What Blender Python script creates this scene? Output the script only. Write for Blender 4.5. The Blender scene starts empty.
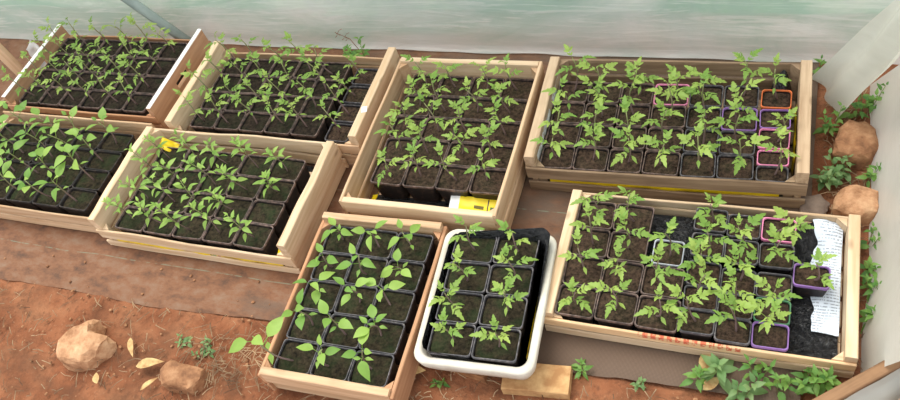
import bpy, bmesh, math, random
from mathutils import Vector, Matrix, noise

scene = bpy.context.scene
C = scene.collection
PI = math.pi

# ------------------------------------------------------------------ camera
cam_data = bpy.data.cameras.new('camera')
cam = bpy.data.objects.new('camera', cam_data)
C.objects.link(cam)
cam_data.sensor_fit = 'HORIZONTAL'
cam_data.sensor_width = 36.0
cam_data.lens = 797.32 / 900.0 * 36.0
cam_data.clip_start = 0.02
_X = Vector((0.92974, 0.27970, -0.23947))
_U = Vector((-0.09337, 0.80821, 0.58144))
_F = Vector((-0.35617, 0.51823, -0.77754))
cam.matrix_world = Matrix(((_X.x, _U.x, -_F.x, 1.25), (_X.y, _U.y, -_F.y, -1.30),
                           (_X.z, _U.z, -_F.z, 1.562), (0, 0, 0, 1)))
scene.camera = cam

# ------------------------------------------------------------------ light
world = bpy.data.worlds.new('overcast_world')
scene.world = world
world.use_nodes = True
wbg = world.node_tree.nodes['Background']
wbg.inputs['Color'].default_value = (0.93, 0.97, 1.0, 1)
wbg.inputs['Strength'].default_value = 1.0
sun_d = bpy.data.lights.new('soft_sun', 'SUN')
sun_d.energy = 2.2
sun_d.angle = math.radians(35)
sun_d.color = (1.0, 0.96, 0.88)
sun = bpy.data.objects.new('soft_sun', sun_d)
C.objects.link(sun)
sun.rotation_euler = Vector((0.35, -0.30, -1.0)).to_track_quat('-Z', 'Y').to_euler()

scene.view_settings.view_transform = 'Standard'
scene.view_settings.look = 'None'
scene.view_settings.gamma = 1.0
scene.view_settings.use_curve_mapping = False
scene.view_settings.exposure = 0.55

# ------------------------------------------------------------------ helpers
def srgb(r, g, b):
    def f(c):
        c /= 255.0
        return c / 12.92 if c <= 0.04045 else ((c + 0.055) / 1.055) ** 2.4
    return (f(r), f(g), f(b), 1.0)

class NT:
    """small node-tree builder"""
    def __init__(s, name):
        s.m = bpy.data.materials.new(name)
        s.m.use_nodes = True
        s.t = s.m.node_tree
        s.t.nodes.clear()
        s.out = s.n('ShaderNodeOutputMaterial')
    def n(s, typ, **kw):
        nd = s.t.nodes.new(typ)
        for k, v in kw.items():
            setattr(nd, k, v)
        return nd
    def l(s, a, b):
        s.t.links.new(a, b)
    def setin(s, nd, key, v):
        if hasattr(v, 'links'):
            s.l(v, nd.inputs[key])
        else:
            nd.inputs[key].default_value = v
    def coord(s, which='Object', scale=(1, 1, 1)):
        tc = s.n('ShaderNodeTexCoord')
        mp = s.n('ShaderNodeMapping')
        mp.inputs['Scale'].default_value = scale
        s.l(tc.outputs[which], mp.inputs['Vector'])
        return mp.outputs['Vector']
    def geopos(s, scale=(1, 1, 1)):
        g = s.n('ShaderNodeNewGeometry')
        mp = s.n('ShaderNodeMapping')
        mp.inputs['Scale'].default_value = scale
        s.l(g.outputs['Position'], mp.inputs['Vector'])
        return mp.outputs['Vector']
    def rnd(s):
        return s.n('ShaderNodeObjectInfo').outputs['Random']
    def noise(s, vec, scale, detail=4, rough=0.55, dist=0.0):
        nd = s.n('ShaderNodeTexNoise')
        s.l(vec, nd.inputs['Vector'])
        nd.inputs['Scale'].default_value = scale
        nd.inputs['Detail'].default_value = detail
        nd.inputs['Roughness'].default_value = rough
        nd.inputs['Distortion'].default_value = dist
        return nd.outputs['Fac']
    def ramp(s, fac, stops):
        nd = s.n('ShaderNodeValToRGB')
        s.l(fac, nd.inputs['Fac'])
        e = nd.color_ramp.elements
        e[0].position, e[0].color = stops[0]
        e[1].position, e[1].color = stops[-1]
        for p, c in stops[1:-1]:
            x = e.new(p)
            x.color = c
        return nd.outputs['Color']
    def mix(s, fac, a, b, mode='MIX'):
        nd = s.n('ShaderNodeMix', data_type='RGBA', blend_type=mode)
        s.setin(nd, 0, fac)
        s.setin(nd, 6, a)
        s.setin(nd, 7, b)
        return nd.outputs[2]
    def math(s, op, a, b=0.0):
        nd = s.n('ShaderNodeMath', operation=op)
        s.setin(nd, 0, a)
        s.setin(nd, 1, b)
        return nd.outputs[0]
    def val(s, fac, amt):
        """colour brightness factor around 1 from a 0..1 value"""
        return s.math('ADD', s.math('MULTIPLY', fac, amt), 1.0 - amt / 2)
    def bump(s, h, strength, dist=0.002):
        nd = s.n('ShaderNodeBump')
        s.l(h, nd.inputs['Height'])
        nd.inputs['Strength'].default_value = strength
        nd.inputs['Distance'].default_value = dist
        return nd.outputs['Normal']
    def bsdf(s, col, rough=0.8, normal=None, spec=0.3, **kw):
        p = s.n('ShaderNodeBsdfPrincipled')
        s.setin(p, 'Base Color', col)
        s.setin(p, 'Roughness', rough)
        p.inputs['Specular IOR Level'].default_value = spec
        for k, v in kw.items():
            s.setin(p, k, v)
        if normal:
            s.l(normal, p.inputs['Normal'])
        return p.outputs[0]
    def end(s, sh):
        s.l(sh, s.out.inputs['Surface'])
        return s.m

def scale_col(nt, col, f):
    nd = nt.n('ShaderNodeVectorMath', operation='SCALE')
    nt.setin(nd, 0, col)
    nt.setin(nd, 3, f)
    return nd.outputs[0]

def wood_mat(name, light, dark, knot=None, grain=0.5):
    nt = NT(name)
    r = nt.rnd()
    v = nt.coord('Object', (2.2, 34, 34))
    off = nt.n('ShaderNodeVectorMath', operation='ADD')
    sc = nt.n('ShaderNodeVectorMath', operation='SCALE')
    cmb = nt.n('ShaderNodeCombineXYZ')
    for i in range(3):
        nt.l(r, cmb.inputs[i])
    nt.l(cmb.outputs[0], sc.inputs[0])
    sc.inputs[3].default_value = 37.0
    nt.l(v, off.inputs[0]); nt.l(sc.outputs[0], off.inputs[1])
    f = nt.noise(off.outputs[0], 1.6, 5, 0.6, 0.6)
    col = nt.ramp(f, [(0.32, dark), (0.62, light)])
    f2 = nt.noise(nt.geopos(), 14, 3)
    col = nt.mix(nt.math('MULTIPLY', nt.ramp(f2, [(0.55, (0, 0, 0, 1)), (0.75, (1, 1, 1, 1))]), 0.35), col, dark)
    # a few knots
    vo = nt.n('ShaderNodeTexVoronoi')
    nt.l(nt.coord('Object', (7, 16, 16)), vo.inputs['Vector'])
    vo.inputs['Scale'].default_value = 1.0
    kn = nt.ramp(vo.outputs['Distance'], [(0.05, (1, 1, 1, 1)), (0.13, (0, 0, 0, 1))])
    col = nt.mix(nt.math('MULTIPLY', kn, 0.5), col, knot or srgb(92, 60, 36))
    col = scale_col(nt, col, nt.val(r, 0.22))
    return nt.end(nt.bsdf(col, 0.75, nt.bump(f, grain, 0.001), 0.25))

M = {}
M['pine'] = wood_mat('pale_pine', srgb(222, 196, 164), srgb(200, 168, 132))
M['pine_warm'] = wood_mat('warm_pine', srgb(212, 180, 146), srgb(186, 148, 112))
M['pine_grey'] = wood_mat('weathered_pine', srgb(200, 174, 144), srgb(160, 130, 102))
M['ply_brown'] = wood_mat('brown_plywood', srgb(198, 156, 122), srgb(176, 132, 100))
M['slat_side'] = wood_mat('reddish_slat', srgb(196, 150, 114), srgb(168, 120, 86))
M['slat_weather'] = wood_mat('grey_brown_slat', srgb(168, 142, 114), srgb(122, 98, 76))
M['plank_dark'] = wood_mat('dark_plank', srgb(142, 108, 78), srgb(96, 68, 46))

def simple_mat(name, c1, c2=None, rough=0.7, scale=40, bump=0.0, spec=0.3):
    nt = NT(name)
    if c2 is None:
        c2 = tuple(x * 0.8 for x in c1[:3]) + (1,)
    f = nt.noise(nt.geopos(), scale, 4)
    col = nt.ramp(f, [(0.35, c2), (0.65, c1)])
    return nt.end(nt.bsdf(col, rough, nt.bump(f, bump, 0.003) if bump else None, spec))

M['white_paint'] = simple_mat('white_painted_edge', srgb(250, 248, 244), srgb(236, 232, 226), 0.5, 30)
M['foam'] = simple_mat('white_foam', srgb(218, 212, 198), srgb(196, 188, 172), 0.8, 25, 0.15)
M['pole'] = simple_mat('grey_galvanised_steel', srgb(166, 178, 172), srgb(136, 148, 142), 0.35, 12)
M['yellow_film'] = simple_mat('yellow_plastic', srgb(228, 200, 24), srgb(200, 168, 10), 0.35, 25, 0.3)
M['bag_white'] = simple_mat('white_plastic_bag', srgb(238, 238, 234), srgb(206, 206, 206), 0.4, 25, 0.2)
M['bag_black'] = simple_mat('black_print', srgb(60, 54, 30), srgb(40, 36, 24), 0.4, 25)
M['dry_leaf'] = simple_mat('dry_leaf', srgb(206, 178, 124), srgb(164, 124, 80), 0.8, 60, 0.2)
M['straw'] = simple_mat('straw', srgb(186, 158, 124), srgb(92, 66, 48), 0.85, 14)
M['twig_red'] = simple_mat('dry_reddish_stalk', srgb(150, 92, 62), srgb(112, 66, 44), 0.85, 60)
M['slab'] = simple_mat('tan_clay_slab', srgb(204, 164, 114), srgb(164, 120, 78), 0.9, 35, 0.3)
M['slab_dark'] = simple_mat('brown_clay_slab', srgb(170, 122, 82), srgb(128, 86, 56), 0.9, 35, 0.3)
M['tape'] = simple_mat('white_paper_tag', srgb(240, 242, 244), srgb(226, 230, 234), 0.6)

def black_film():
    nt = NT('black_film')
    f = nt.noise(nt.geopos(), 55, 5, 0.65, 1.6)
    col = nt.ramp(f, [(0.3, srgb(15, 16, 19)), (0.7, srgb(26, 27, 31))])
    return nt.end(nt.bsdf(col, 0.24, nt.bump(f, 1.0, 0.010), 0.6))
M['black_film'] = black_film()

def pot_mat(name, body, dust, amt=0.5):
    nt = NT(name)
    f = nt.noise(nt.geopos(), 90, 4, 0.65)
    g = nt.ramp(f, [(0.62 - amt * 0.35, (0, 0, 0, 1)), (0.78 - amt * 0.2, (1, 1, 1, 1))])
    col = nt.mix(g, body, dust)
    return nt.end(nt.bsdf(col, 0.55, None, 0.35))
M['pot'] = pot_mat('black_pot', srgb(34, 30, 31), srgb(74, 58, 52), 0.3)
M['pot_rim'] = pot_mat('dusty_black_rim', srgb(78, 66, 62), srgb(134, 110, 100), 0.6)
M['pot_rim_grey'] = pot_mat('grey_rim', srgb(78, 76, 80), srgb(128, 120, 120), 0.4)
M['pot_dark_rim'] = pot_mat('dark_rim', srgb(42, 38, 38), srgb(86, 72, 66), 0.4)
for nm, a, b in (('pink', (232, 138, 178), (206, 128, 150)), ('purple', (146, 108, 172), (122, 96, 142)),
                 ('orange', (226, 120, 66), (188, 104, 66)), ('green', (70, 122, 84), (84, 104, 76)),
                 ('white', (186, 188, 198), (150, 148, 152))):
    M['pot_' + nm] = pot_mat(nm + '_pot', srgb(*a), srgb(*b), 0.3)

def soil_mat(name, a, b, moss):
    nt = NT(name)
    f = nt.noise(nt.geopos(), 110, 6, 0.75)
    col = nt.ramp(f, [(0.36, a), (0.66, b)])
    g = nt.noise(nt.geopos(), 22, 3)
    col = nt.mix(nt.math('MULTIPLY', nt.ramp(g, [(0.45, (0, 0, 0, 1)), (0.65, (1, 1, 1, 1))]), moss),
                 col, srgb(44, 62, 34))
    h = nt.noise(nt.geopos(), 320, 4, 0.7)
    sp = nt.ramp(h, [(0.70, (0, 0, 0, 1)), (0.74, (1, 1, 1, 1))])
    col = nt.mix(nt.math('MULTIPLY', sp, 0.45), col, srgb(150, 128, 100))
    return nt.end(nt.bsdf(col, 0.95, nt.bump(f, 0.9, 0.006), 0.15))
M['soil'] = soil_mat('potting_soil', srgb(34, 26, 21), srgb(98, 78, 64), 0.2)
M['soil_dark'] = soil_mat('dark_potting_soil', srgb(24, 20, 17), srgb(70, 58, 48), 0.3)  # the potting soil in a darker brown, slightly greener
M['soil_moss'] = soil_mat('mossy_potting_soil', srgb(26, 23, 17), srgb(74, 64, 48), 0.5)

def leaf_mat(name, c1, c2, trans=0.35):
    nt = NT(name)
    r = nt.rnd()
    col = nt.mix(r, c1, c2)
    f = nt.noise(nt.geopos(), 60, 3)
    col = scale_col(nt, col, nt.val(f, 0.35))
    p = nt.bsdf(col, 0.5, None, 0.35)
    t = nt.n('ShaderNodeBsdfTranslucent')
    nt.l(scale_col(nt, col, 1.15), t.inputs['Color'])
    mx = nt.n('ShaderNodeMixShader')
    mx.inputs[0].default_value = trans
    nt.l(p, mx.inputs[1]); nt.l(t.outputs[0], mx.inputs[2])
    return nt.end(mx.outputs[0])
M['tomato_leaf'] = leaf_mat('tomato_leaf', srgb(164, 188, 92), srgb(122, 160, 70))
M['pepper_leaf'] = leaf_mat('pepper_leaf', srgb(160, 192, 92), srgb(112, 156, 66))
M['small_leaf'] = leaf_mat('small_pepper_leaf', srgb(162, 192, 96), srgb(126, 164, 72))
M['weed_leaf'] = leaf_mat('weed_leaf', srgb(126, 164, 78), srgb(84, 130, 60))
M['weed_grey_leaf'] = leaf_mat('grey_green_weed_leaf', srgb(136, 164, 106), srgb(98, 136, 80))

def stem_mat(name, low, high, z0, z1):
    nt = NT(name)
    tc = nt.n('ShaderNodeTexCoord')
    sp = nt.n('ShaderNodeSeparateXYZ')
    nt.l(tc.outputs['Object'], sp.inputs[0])
    f = nt.math('DIVIDE', nt.math('SUBTRACT', sp.outputs[2], z0), z1 - z0)
    return nt.end(nt.bsdf(nt.ramp(f, [(0.1, low), (0.9, high)]), 0.6))
M['stem'] = stem_mat('purple_green_stem', srgb(122, 100, 96), srgb(150, 160, 100), 0.09, 0.19)
M['stem_weed'] = stem_mat('green_stem', srgb(120, 104, 76), srgb(124, 152, 76), 0.0, 0.06)

def ground_mat():
    nt = NT('red_earth')
    p = nt.geopos()
    f = nt.noise(p, 9, 6, 0.62)
    col = nt.ramp(f, [(0.3, srgb(112, 68, 46)), (0.5, srgb(142, 90, 62)), (0.72, srgb(164, 112, 80))])
    g = nt.noise(p, 60, 5, 0.7)
    col = nt.mix(nt.math('MULTIPLY', nt.ramp(g, [(0.52, (0, 0, 0, 1)), (0.66, (1, 1, 1, 1))]), 0.55), col, srgb(92, 62, 46))
    h = nt.noise(p, 170, 4, 0.7)
    col = nt.mix(nt.math('MULTIPLY', nt.ramp(h, [(0.62, (0, 0, 0, 1)), (0.68, (1, 1, 1, 1))]), 0.5), col, srgb(182, 140, 106))
    q = nt.noise(nt.geopos((1, 1.6, 1)), 4.5, 5, 0.65)
    col = nt.mix(nt.math('MULTIPLY', nt.ramp(q, [(0.48, (0, 0, 0, 1)), (0.62, (1, 1, 1, 1))]), 0.55), col, srgb(98, 68, 50))
    bh = nt.math('ADD', f, nt.math('MULTIPLY', g, 0.7))
    return nt.end(nt.bsdf(col, 0.95, nt.bump(bh, 0.8, 0.012), 0.15))
M['earth'] = ground_mat()

def membrane_mat():
    nt = NT('woven_ground_cover')
    p = nt.geopos()
    w1 = nt.n('ShaderNodeTexWave', wave_type='BANDS', bands_direction='X')
    nt.l(p, w1.inputs['Vector']); w1.inputs['Scale'].default_value = 120
    w2 = nt.n('ShaderNodeTexWave', wave_type='BANDS', bands_direction='Y')
    nt.l(p, w2.inputs['Vector']); w2.inputs['Scale'].default_value = 120
    wv = nt.math('MULTIPLY', w1.outputs['Fac'], w2.outputs['Fac'])
    col = nt.mix(wv, srgb(92, 74, 61), srgb(126, 104, 87))
    f = nt.noise(nt.geopos((0.5, 1.3, 1)), 6, 6, 0.68)
    sx = nt.n('ShaderNodeSeparateXYZ'); nt.l(p, sx.inputs[0])
    gx = nt.math('MULTIPLY', nt.math('SUBTRACT', 0.75, sx.outputs[0]), 0.26)
    d = nt.math('ADD', f, gx)
    dirt = nt.ramp(d, [(0.46, (0, 0, 0, 1)), (0.64, (1, 1, 1, 1))])
    g = nt.noise(nt.geopos((0.7, 1.2, 1)), 18, 6, 0.72)
    dcol = nt.ramp(g, [(0.32, srgb(80, 54, 40)), (0.5, srgb(130, 86, 58)), (0.75, srgb(142, 118, 98))])
    col = nt.mix(nt.math('MULTIPLY', dirt, 0.82), col, dcol)
    # two green marker threads woven along the cloth
    wob = nt.math('MULTIPLY', nt.noise(nt.geopos((1.5, 0, 0)), 2.0, 1), 0.02)
    for y0 in (-0.565, -0.272):
        dist = nt.math('ABSOLUTE', nt.math('SUBTRACT', nt.math('SUBTRACT', sx.outputs[1], y0), wob))
        ln = nt.math('LESS_THAN', dist, 0.0014)
        brk = nt.ramp(nt.noise(p, 40, 3), [(0.4, (0, 0, 0, 1)), (0.55, (1, 1, 1, 1))])
        col = nt.mix(nt.math('MULTIPLY', nt.math('MULTIPLY', ln, brk), 0.5), col, srgb(126, 146, 126))
    return nt.end(nt.bsdf(col, 0.7, nt.bump(nt.math('ADD', nt.math('MULTIPLY', wv, 0.3), g), 0.35, 0.004), 0.3))
M['membrane'] = membrane_mat()

def film_mat(name, clear, dirty, dirt_lo, dirt_hi, transp, sc=(0.8, 1, 4), bs=0.3, low=None, stk=0.45):
    nt = NT(name)
    p = nt.geopos(sc)
    f = nt.noise(p, 2.2, 6, 0.6, 1.5)
    col = nt.ramp(f, [(dirt_lo, clear), (dirt_hi, dirty)])
    g = nt.noise(nt.geopos((0.5, 1, 9)), 6, 4, 0.6, 2.0)
    streak = nt.ramp(g, [(0.52, (0, 0, 0, 1)), (0.62, (1, 1, 1, 1))])
    col = nt.mix(nt.math('MULTIPLY', streak, stk), col, srgb(238, 240, 236))
    if low:   # splashed earth along the foot of the sheet
        sx = nt.n('ShaderNodeSeparateXYZ'); nt.l(nt.geopos(), sx.inputs[0])
        hz = nt.math('ADD', sx.outputs[2], nt.math('MULTIPLY', f, 0.12))
        col = nt.mix(nt.ramp(hz, [(0.05, (0.6, 0.6, 0.6, 1)), (0.115, (0, 0, 0, 1))]), col, low)
    nrm = nt.bump(nt.math('ADD', nt.math('MULTIPLY', g, 0.4), f), bs, 0.03)
    tr = nt.n('ShaderNodeBsdfTranslucent'); nt.l(col, tr.inputs['Color']); nt.l(nrm, tr.inputs['Normal'])
    df = nt.bsdf(col, 0.22, nrm, 0.6)
    m1 = nt.n('ShaderNodeMixShader'); m1.inputs[0].default_value = 0.55
    nt.l(tr.outputs[0], m1.inputs[1]); nt.l(df, m1.inputs[2])
    tp = nt.n('ShaderNodeBsdfTransparent')
    m2 = nt.n('ShaderNodeMixShader'); m2.inputs[0].default_value = transp
    nt.l(m1.outputs[0], m2.inputs[1]); nt.l(tp.outputs[0], m2.inputs[2])
    return nt.end(m2.outputs[0])
M['film_wall'] = film_mat('greenhouse_film', srgb(228, 230, 226), srgb(182, 206, 194), 0.36, 0.58, 0.14, (0.6, 1, 2.0), 0.3, srgb(224, 217, 210))
M['film_flap'] = film_mat('grey_white_film', srgb(232, 230, 220), srgb(212, 210, 198), 0.35, 0.7, 0.05, (1, 1, 1), 0.08, None, 0.0)

def rock_mat(name, a, b, c):
    nt = NT(name)
    f = nt.noise(nt.geopos(), 28, 6, 0.65)
    col = nt.ramp(f, [(0.3, c), (0.5, b), (0.7, a)])
    return nt.end(nt.bsdf(col, 0.9, nt.bump(f, 0.7, 0.01), 0.2))
M['rock_ochre'] = rock_mat('ochre_limestone', srgb(214, 174, 136), srgb(190, 144, 108), srgb(142, 100, 70))
M['rock_orange'] = rock_mat('orange_stone', srgb(186, 142, 106), srgb(156, 112, 80), srgb(108, 74, 54))

def print_mat():
    """white sheet with rows of illegible grey print"""
    nt = NT('printed_sheet')
    v = nt.coord('Object')
    s = nt.n('ShaderNodeSeparateXYZ'); nt.l(v, s.inputs[0])
    row = nt.math('FRACT', nt.math('MULTIPLY', s.outputs[1], 150.0))
    ink = nt.math('LESS_THAN', row, 0.42)
    f = nt.noise(nt.coord('Object', (1, 0.2, 1)), 300, 3)
    ink = nt.math('MULTIPLY', ink, nt.math('GREATER_THAN', f, 0.47))
    g = nt.noise(nt.coord('Object'), 14, 2)
    ink = nt.math('MULTIPLY', ink, nt.ramp(g, [(0.38, (0, 0, 0, 1)), (0.5, (1, 1, 1, 1))]))
    col = nt.mix(ink, srgb(214, 224, 236), srgb(152, 160, 172))
    b = nt.noise(v, 22, 3)
    return nt.end(nt.bsdf(col, 0.5, nt.bump(b, 0.5, 0.006), 0.3))
M['printed'] = print_mat()

def red_print_mat():
    """pale slat with a run of worn red stamped marks along its outer face"""
    nt = NT('slat_red_stamp')
    v = nt.coord('Object')
    s = nt.n('ShaderNodeSeparateXYZ'); nt.l(v, s.inputs[0])
    f = nt.noise(nt.coord('Object', (2.2, 34, 34)), 1.6, 5, 0.6, 0.6)
    col = nt.ramp(f, [(0.32, srgb(208, 166, 122)), (0.62, srgb(236, 202, 158))])
    cell = nt.math('FRACT', nt.math('MULTIPLY', s.outputs[0], 62.0))
    a = nt.math('GREATER_THAN', cell, 0.35)
    n2 = nt.noise(nt.coord('Object'), 170, 3)
    a = nt.math('MULTIPLY', a, nt.math('GREATER_THAN', n2, 0.46))
    inx = nt.math('MULTIPLY', nt.math('GREATER_THAN', s.outputs[0], -0.10), nt.math('LESS_THAN', s.outputs[0], 0.10))
    inz = nt.math('MULTIPLY', nt.math('GREATER_THAN', s.outputs[2], 0.010), nt.math('LESS_THAN', s.outputs[2], 0.024))
    a = nt.math('MULTIPLY', a, nt.math('MULTIPLY', inx, inz))
    col = nt.mix(nt.math('MULTIPLY', a, 0.85), col, srgb(206, 84, 60))
    return nt.end(nt.bsdf(col, 0.75, nt.bump(f, 0.4, 0.001), 0.25))
M['slat_red'] = red_print_mat()

def bag_print_mat():
    """yellow bag with a white end and dark block print"""
    nt = NT('yellow_printed_bag')
    v = nt.coord('Object')
    s = nt.n('ShaderNodeSeparateXYZ'); nt.l(v, s.inputs[0])
    x, y = s.outputs[0], s.outputs[1]
    col = nt.mix(nt.math('LESS_THAN', x, -0.035), srgb(250, 224, 24), srgb(236, 238, 238))
    def rect(x0, x1, y0, y1):
        a = nt.math('MULTIPLY', nt.math('GREATER_THAN', x, x0), nt.math('LESS_THAN', x, x1))
        b = nt.math('MULTIPLY', nt.math('GREATER_THAN', y, y0), nt.math('LESS_THAN', y, y1))
        return nt.math('MULTIPLY', a, b)
    col = nt.mix(rect(0.004, 0.028, -0.022, -0.002), col, srgb(96, 88, 20))
    col = nt.mix(rect(0.004, 0.028, 0.004, 0.012), col, srgb(110, 98, 20))
    col = nt.mix(rect(0.036, 0.039, -0.03, 0.03), col, srgb(60, 52, 24))
    col = nt.mix(rect(0.044, 0.056, -0.004, 0.012), col, srgb(70, 110, 40))
    return nt.end(nt.bsdf(col, 0.4, None, 0.4))
M['bag_print'] = bag_print_mat()

def yellow_marked_mat():
    nt = NT('yellow_plastic_marked')
    v = nt.coord('Object')
    s = nt.n('ShaderNodeSeparateXYZ'); nt.l(v, s.inputs[0])
    f = nt.noise(nt.geopos(), 25, 3)
    col = nt.ramp(f, [(0.35, srgb(224, 190, 8)), (0.65, srgb(250, 222, 20))])
    for x0, x1, c in ((0.052, 0.062, srgb(60, 120, 50)), (0.066, 0.074, srgb(196, 50, 40)), (0.046, 0.050, srgb(50, 46, 30))):
        a = nt.math('MULTIPLY', nt.math('GREATER_THAN', s.outputs[0], x0), nt.math('LESS_THAN', s.outputs[0], x1))
        col = nt.mix(a, col, c)
    return nt.end(nt.bsdf(col, 0.35, None, 0.4))
M['yellow_marked'] = yellow_marked_mat()

def grass_mat():
    nt = NT('outside_grass')
    f = nt.noise(nt.geopos(), 6, 5)
    return nt.end(nt.bsdf(nt.ramp(f, [(0.3, srgb(70, 110, 60)), (0.7, srgb(130, 160, 90))]), 0.9))
M['grass'] = grass_mat()

# ------------------------------------------------------------------ mesh tools
def mesh(name, verts, faces, mats, smooth=False, mat_idx=None):
    me = bpy.data.meshes.new(name)
    me.from_pydata([tuple(v) for v in verts], [], faces)
    for m in (mats if isinstance(mats, (list, tuple)) else [mats]):
        me.materials.append(m)
    if mat_idx:
        me.polygons.foreach_set('material_index', mat_idx)
    if smooth:
        me.polygons.foreach_set('use_smooth', [True] * len(me.polygons))
    me.update()
    return me

def link(name, me, parent=None, loc=(0, 0, 0), rot=(0, 0, 0), scale=(1, 1, 1)):
    o = bpy.data.objects.new(name, me)
    C.objects.link(o)
    o.location = loc
    o.rotation_euler = rot
    o.scale = scale
    if parent:
        o.parent = parent
    return o

def tag(o, label=None, cat=None, group=None, kind=None):
    if label: o['label'] = label
    if cat: o['category'] = cat
    if group: o['group'] = group
    if kind: o['kind'] = kind
    return o

def empty(name, loc, rz=0.0):
    o = bpy.data.objects.new(name, None)
    o.empty_display_size = 0.05
    C.objects.link(o)
    o.location = loc
    o.rotation_euler = (0, 0, rz)
    return o

def box_faces(b):
    return [(b, b+3, b+2, b+1), (b+4, b+5, b+6, b+7), (b, b+1, b+5, b+4),
            (b+1, b+2, b+6, b+5), (b+2, b+3, b+7, b+6), (b+3, b, b+4, b+7)]

def plank_mesh(name, L, T, H, mat, seed=0, wob=0.0, bow=0.0, slot=None, segs=10):
    """board: length along X centred, thickness along Y centred, height 0..H; softly chamfered top edge"""
    rng = random.Random(seed)
    ph = [rng.uniform(0, 6.28) for _ in range(4)]
    c = min(0.0018, T * 0.25)
    prof = [(-T/2, 0), (T/2, 0), (T/2, H - c), (T/2 - c, H), (-T/2 + c, H), (-T/2, H - c)]
    V, F = [], []
    n = len(prof)
    for i in range(segs + 1):
        x = -L/2 + L * i / segs
        t = i / segs
        dz = wob * (math.sin(t * 6.5 + ph[0]) * 0.6 + math.sin(t * 14 + ph[1]) * 0.4)
        dy = bow * math.sin(t * PI)
        for (y, z) in prof:
            V.append((x, y + dy, z + (dz if z > H * 0.5 else dz * 0.35)))
    for i in range(segs):
        for k in range(n):
            a, b = i * n + k, i * n + (k + 1) % n
            F.append((a, b, b + n, a + n))
    F.append(tuple(reversed(range(n))))
    F.append(tuple(segs * n + k for k in range(n)))
    return mesh(name, V, F, mat)

def slot_board_mesh(name, L, T, H, mat, sx, sz0, sz1):
    """board with a rectangular hand slot cut right through it"""
    xs = [-L/2, -sx, sx, L/2]
    zs = [0, sz0, sz1, H]
    V, F = [], []
    for y in (-T/2, T/2):
        for z in zs:
            for x in xs:
                V.append((x, y, z))
    def vi(s, i, j): return s * 16 + j * 4 + i
    for j in range(3):
        for i in range(3):
            if i == 1 and j == 1: continue
            F.append((vi(0, i, j), vi(0, i+1, j), vi(0, i+1, j+1), vi(0, i, j+1)))
            F.append((vi(1, i, j), vi(1, i, j+1), vi(1, i+1, j+1), vi(1, i+1, j)))
    for i in range(3):
        F.append((vi(0, i, 0), vi(1, i, 0), vi(1, i+1, 0), vi(0, i+1, 0)))
        F.append((vi(0, i, 3), vi(0, i+1, 3), vi(1, i+1, 3), vi(1, i, 3)))
        F.append((vi(0, 0, i), vi(0, 0, i+1), vi(1, 0, i+1), vi(1, 0, i)))
        F.append((vi(0, 3, i), vi(1, 3, i), vi(1, 3, i+1), vi(0, 3, i+1)))
    F += [(vi(0,1,1), vi(0,2,1), vi(1,2,1), vi(1,1,1)), (vi(0,1,2), vi(1,1,2), vi(1,2,2), vi(0,2,2)),
          (vi(0,1,1), vi(1,1,1), vi(1,1,2), vi(0,1,2)), (vi(0,2,1), vi(0,2,2), vi(1,2,2), vi(1,2,1))]
    return mesh(name, V, F, mat)

def grid_mesh(name, nu, nv, fn, mat, smooth=True):
    V = [fn(i / nu, j / nv) for j in range(nv + 1) for i in range(nu + 1)]
    F = []
    for j in range(nv):
        for i in range(nu):
            a = j * (nu + 1) + i
            F.append((a, a + 1, a + nu + 2, a + nu + 1))
    return mesh(name, V, F, mat, smooth)

def tube_mesh(name, pts, radii, mat, sides=6, cap=True):
    V, F = [], []
    pts = [Vector(p) for p in pts]
    for i, p in enumerate(pts):
        t = (pts[min(i + 1, len(pts) - 1)] - pts[max(i - 1, 0)]).normalized()
        a = t.cross(Vector((0.3, 0.9, 0.1))).normalized()
        b = t.cross(a)
        r = radii[i] if isinstance(radii, (list, tuple)) else radii
        for k in range(sides):
            an = 2 * PI * k / sides
            V.append(p + (a * math.cos(an) + b * math.sin(an)) * r)
    for i in range(len(pts) - 1):
        for k in range(sides):
            q = i * sides + k
            w = i * sides + (k + 1) % sides
            F.append((q, w, w + sides, q + sides))
    if cap:
        F.append(tuple(reversed(range(sides))))
        F.append(tuple((len(pts) - 1) * sides + k for k in range(sides)))
    return mesh(name, V, F, mat, True)

def nz(x, y, z=0.0, s=1.0):
    return noise.noise(Vector((x * s, y * s, z * s)))

# ------------------------------------------------------------------ the setting
def ground_fn(u, v):
    x = -2.6 + 5.0 * u
    y = -2.3 + 2.75 * v
    z = -0.012 + 0.006 * nz(x, y, 0, 6) + 0.004 * nz(x, y, 3, 22) + 0.003 * nz(x, y, 8, 60)
    if y < -0.66: z += 0.006
    if x > 1.40: z += 0.004
    return (x, y, z)
g = link('floor', grid_mesh('floor', 260, 150, ground_fn, M['earth']))
tag(g, 'bare red earth floor with litter', None, kind='structure')

def out_fn(u, v):
    x = -5 + 10 * u; y = 0.42 + 3.5 * v
    return (x, y, -0.02 + 0.03 * nz(x, y, 0, 3))
tag(link('floor_outside', grid_mesh('floor_outside', 40, 20, out_fn, M['grass'])), 'grass strip outside behind the greenhouse film', None, kind='structure')

def membrane_fn(u, v):
    x = -2.3 + 3.665 * u
    y0 = -0.672 + 0.012 * nz(x, 0, 0, 3) + 0.02 * max(0, (x + 0.4) / 1.6) + 0.004 * nz(x, 4, 0, 20)
    y = y0 + (0.262 - y0) * v
    z = 0.0005 + 0.0018 * nz(x, y, 0, 5) + 0.0008 * nz(x, y, 3, 20)
    if v < 0.02: z -= 0.004
    return (x, y, z)
tag(link('ground_cover_cloth', grid_mesh('ground_cover_cloth', 180, 50, membrane_fn, M['membrane'])),
    'brown woven ground cover cloth dusted with red earth under the crates', 'ground cover')

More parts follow.
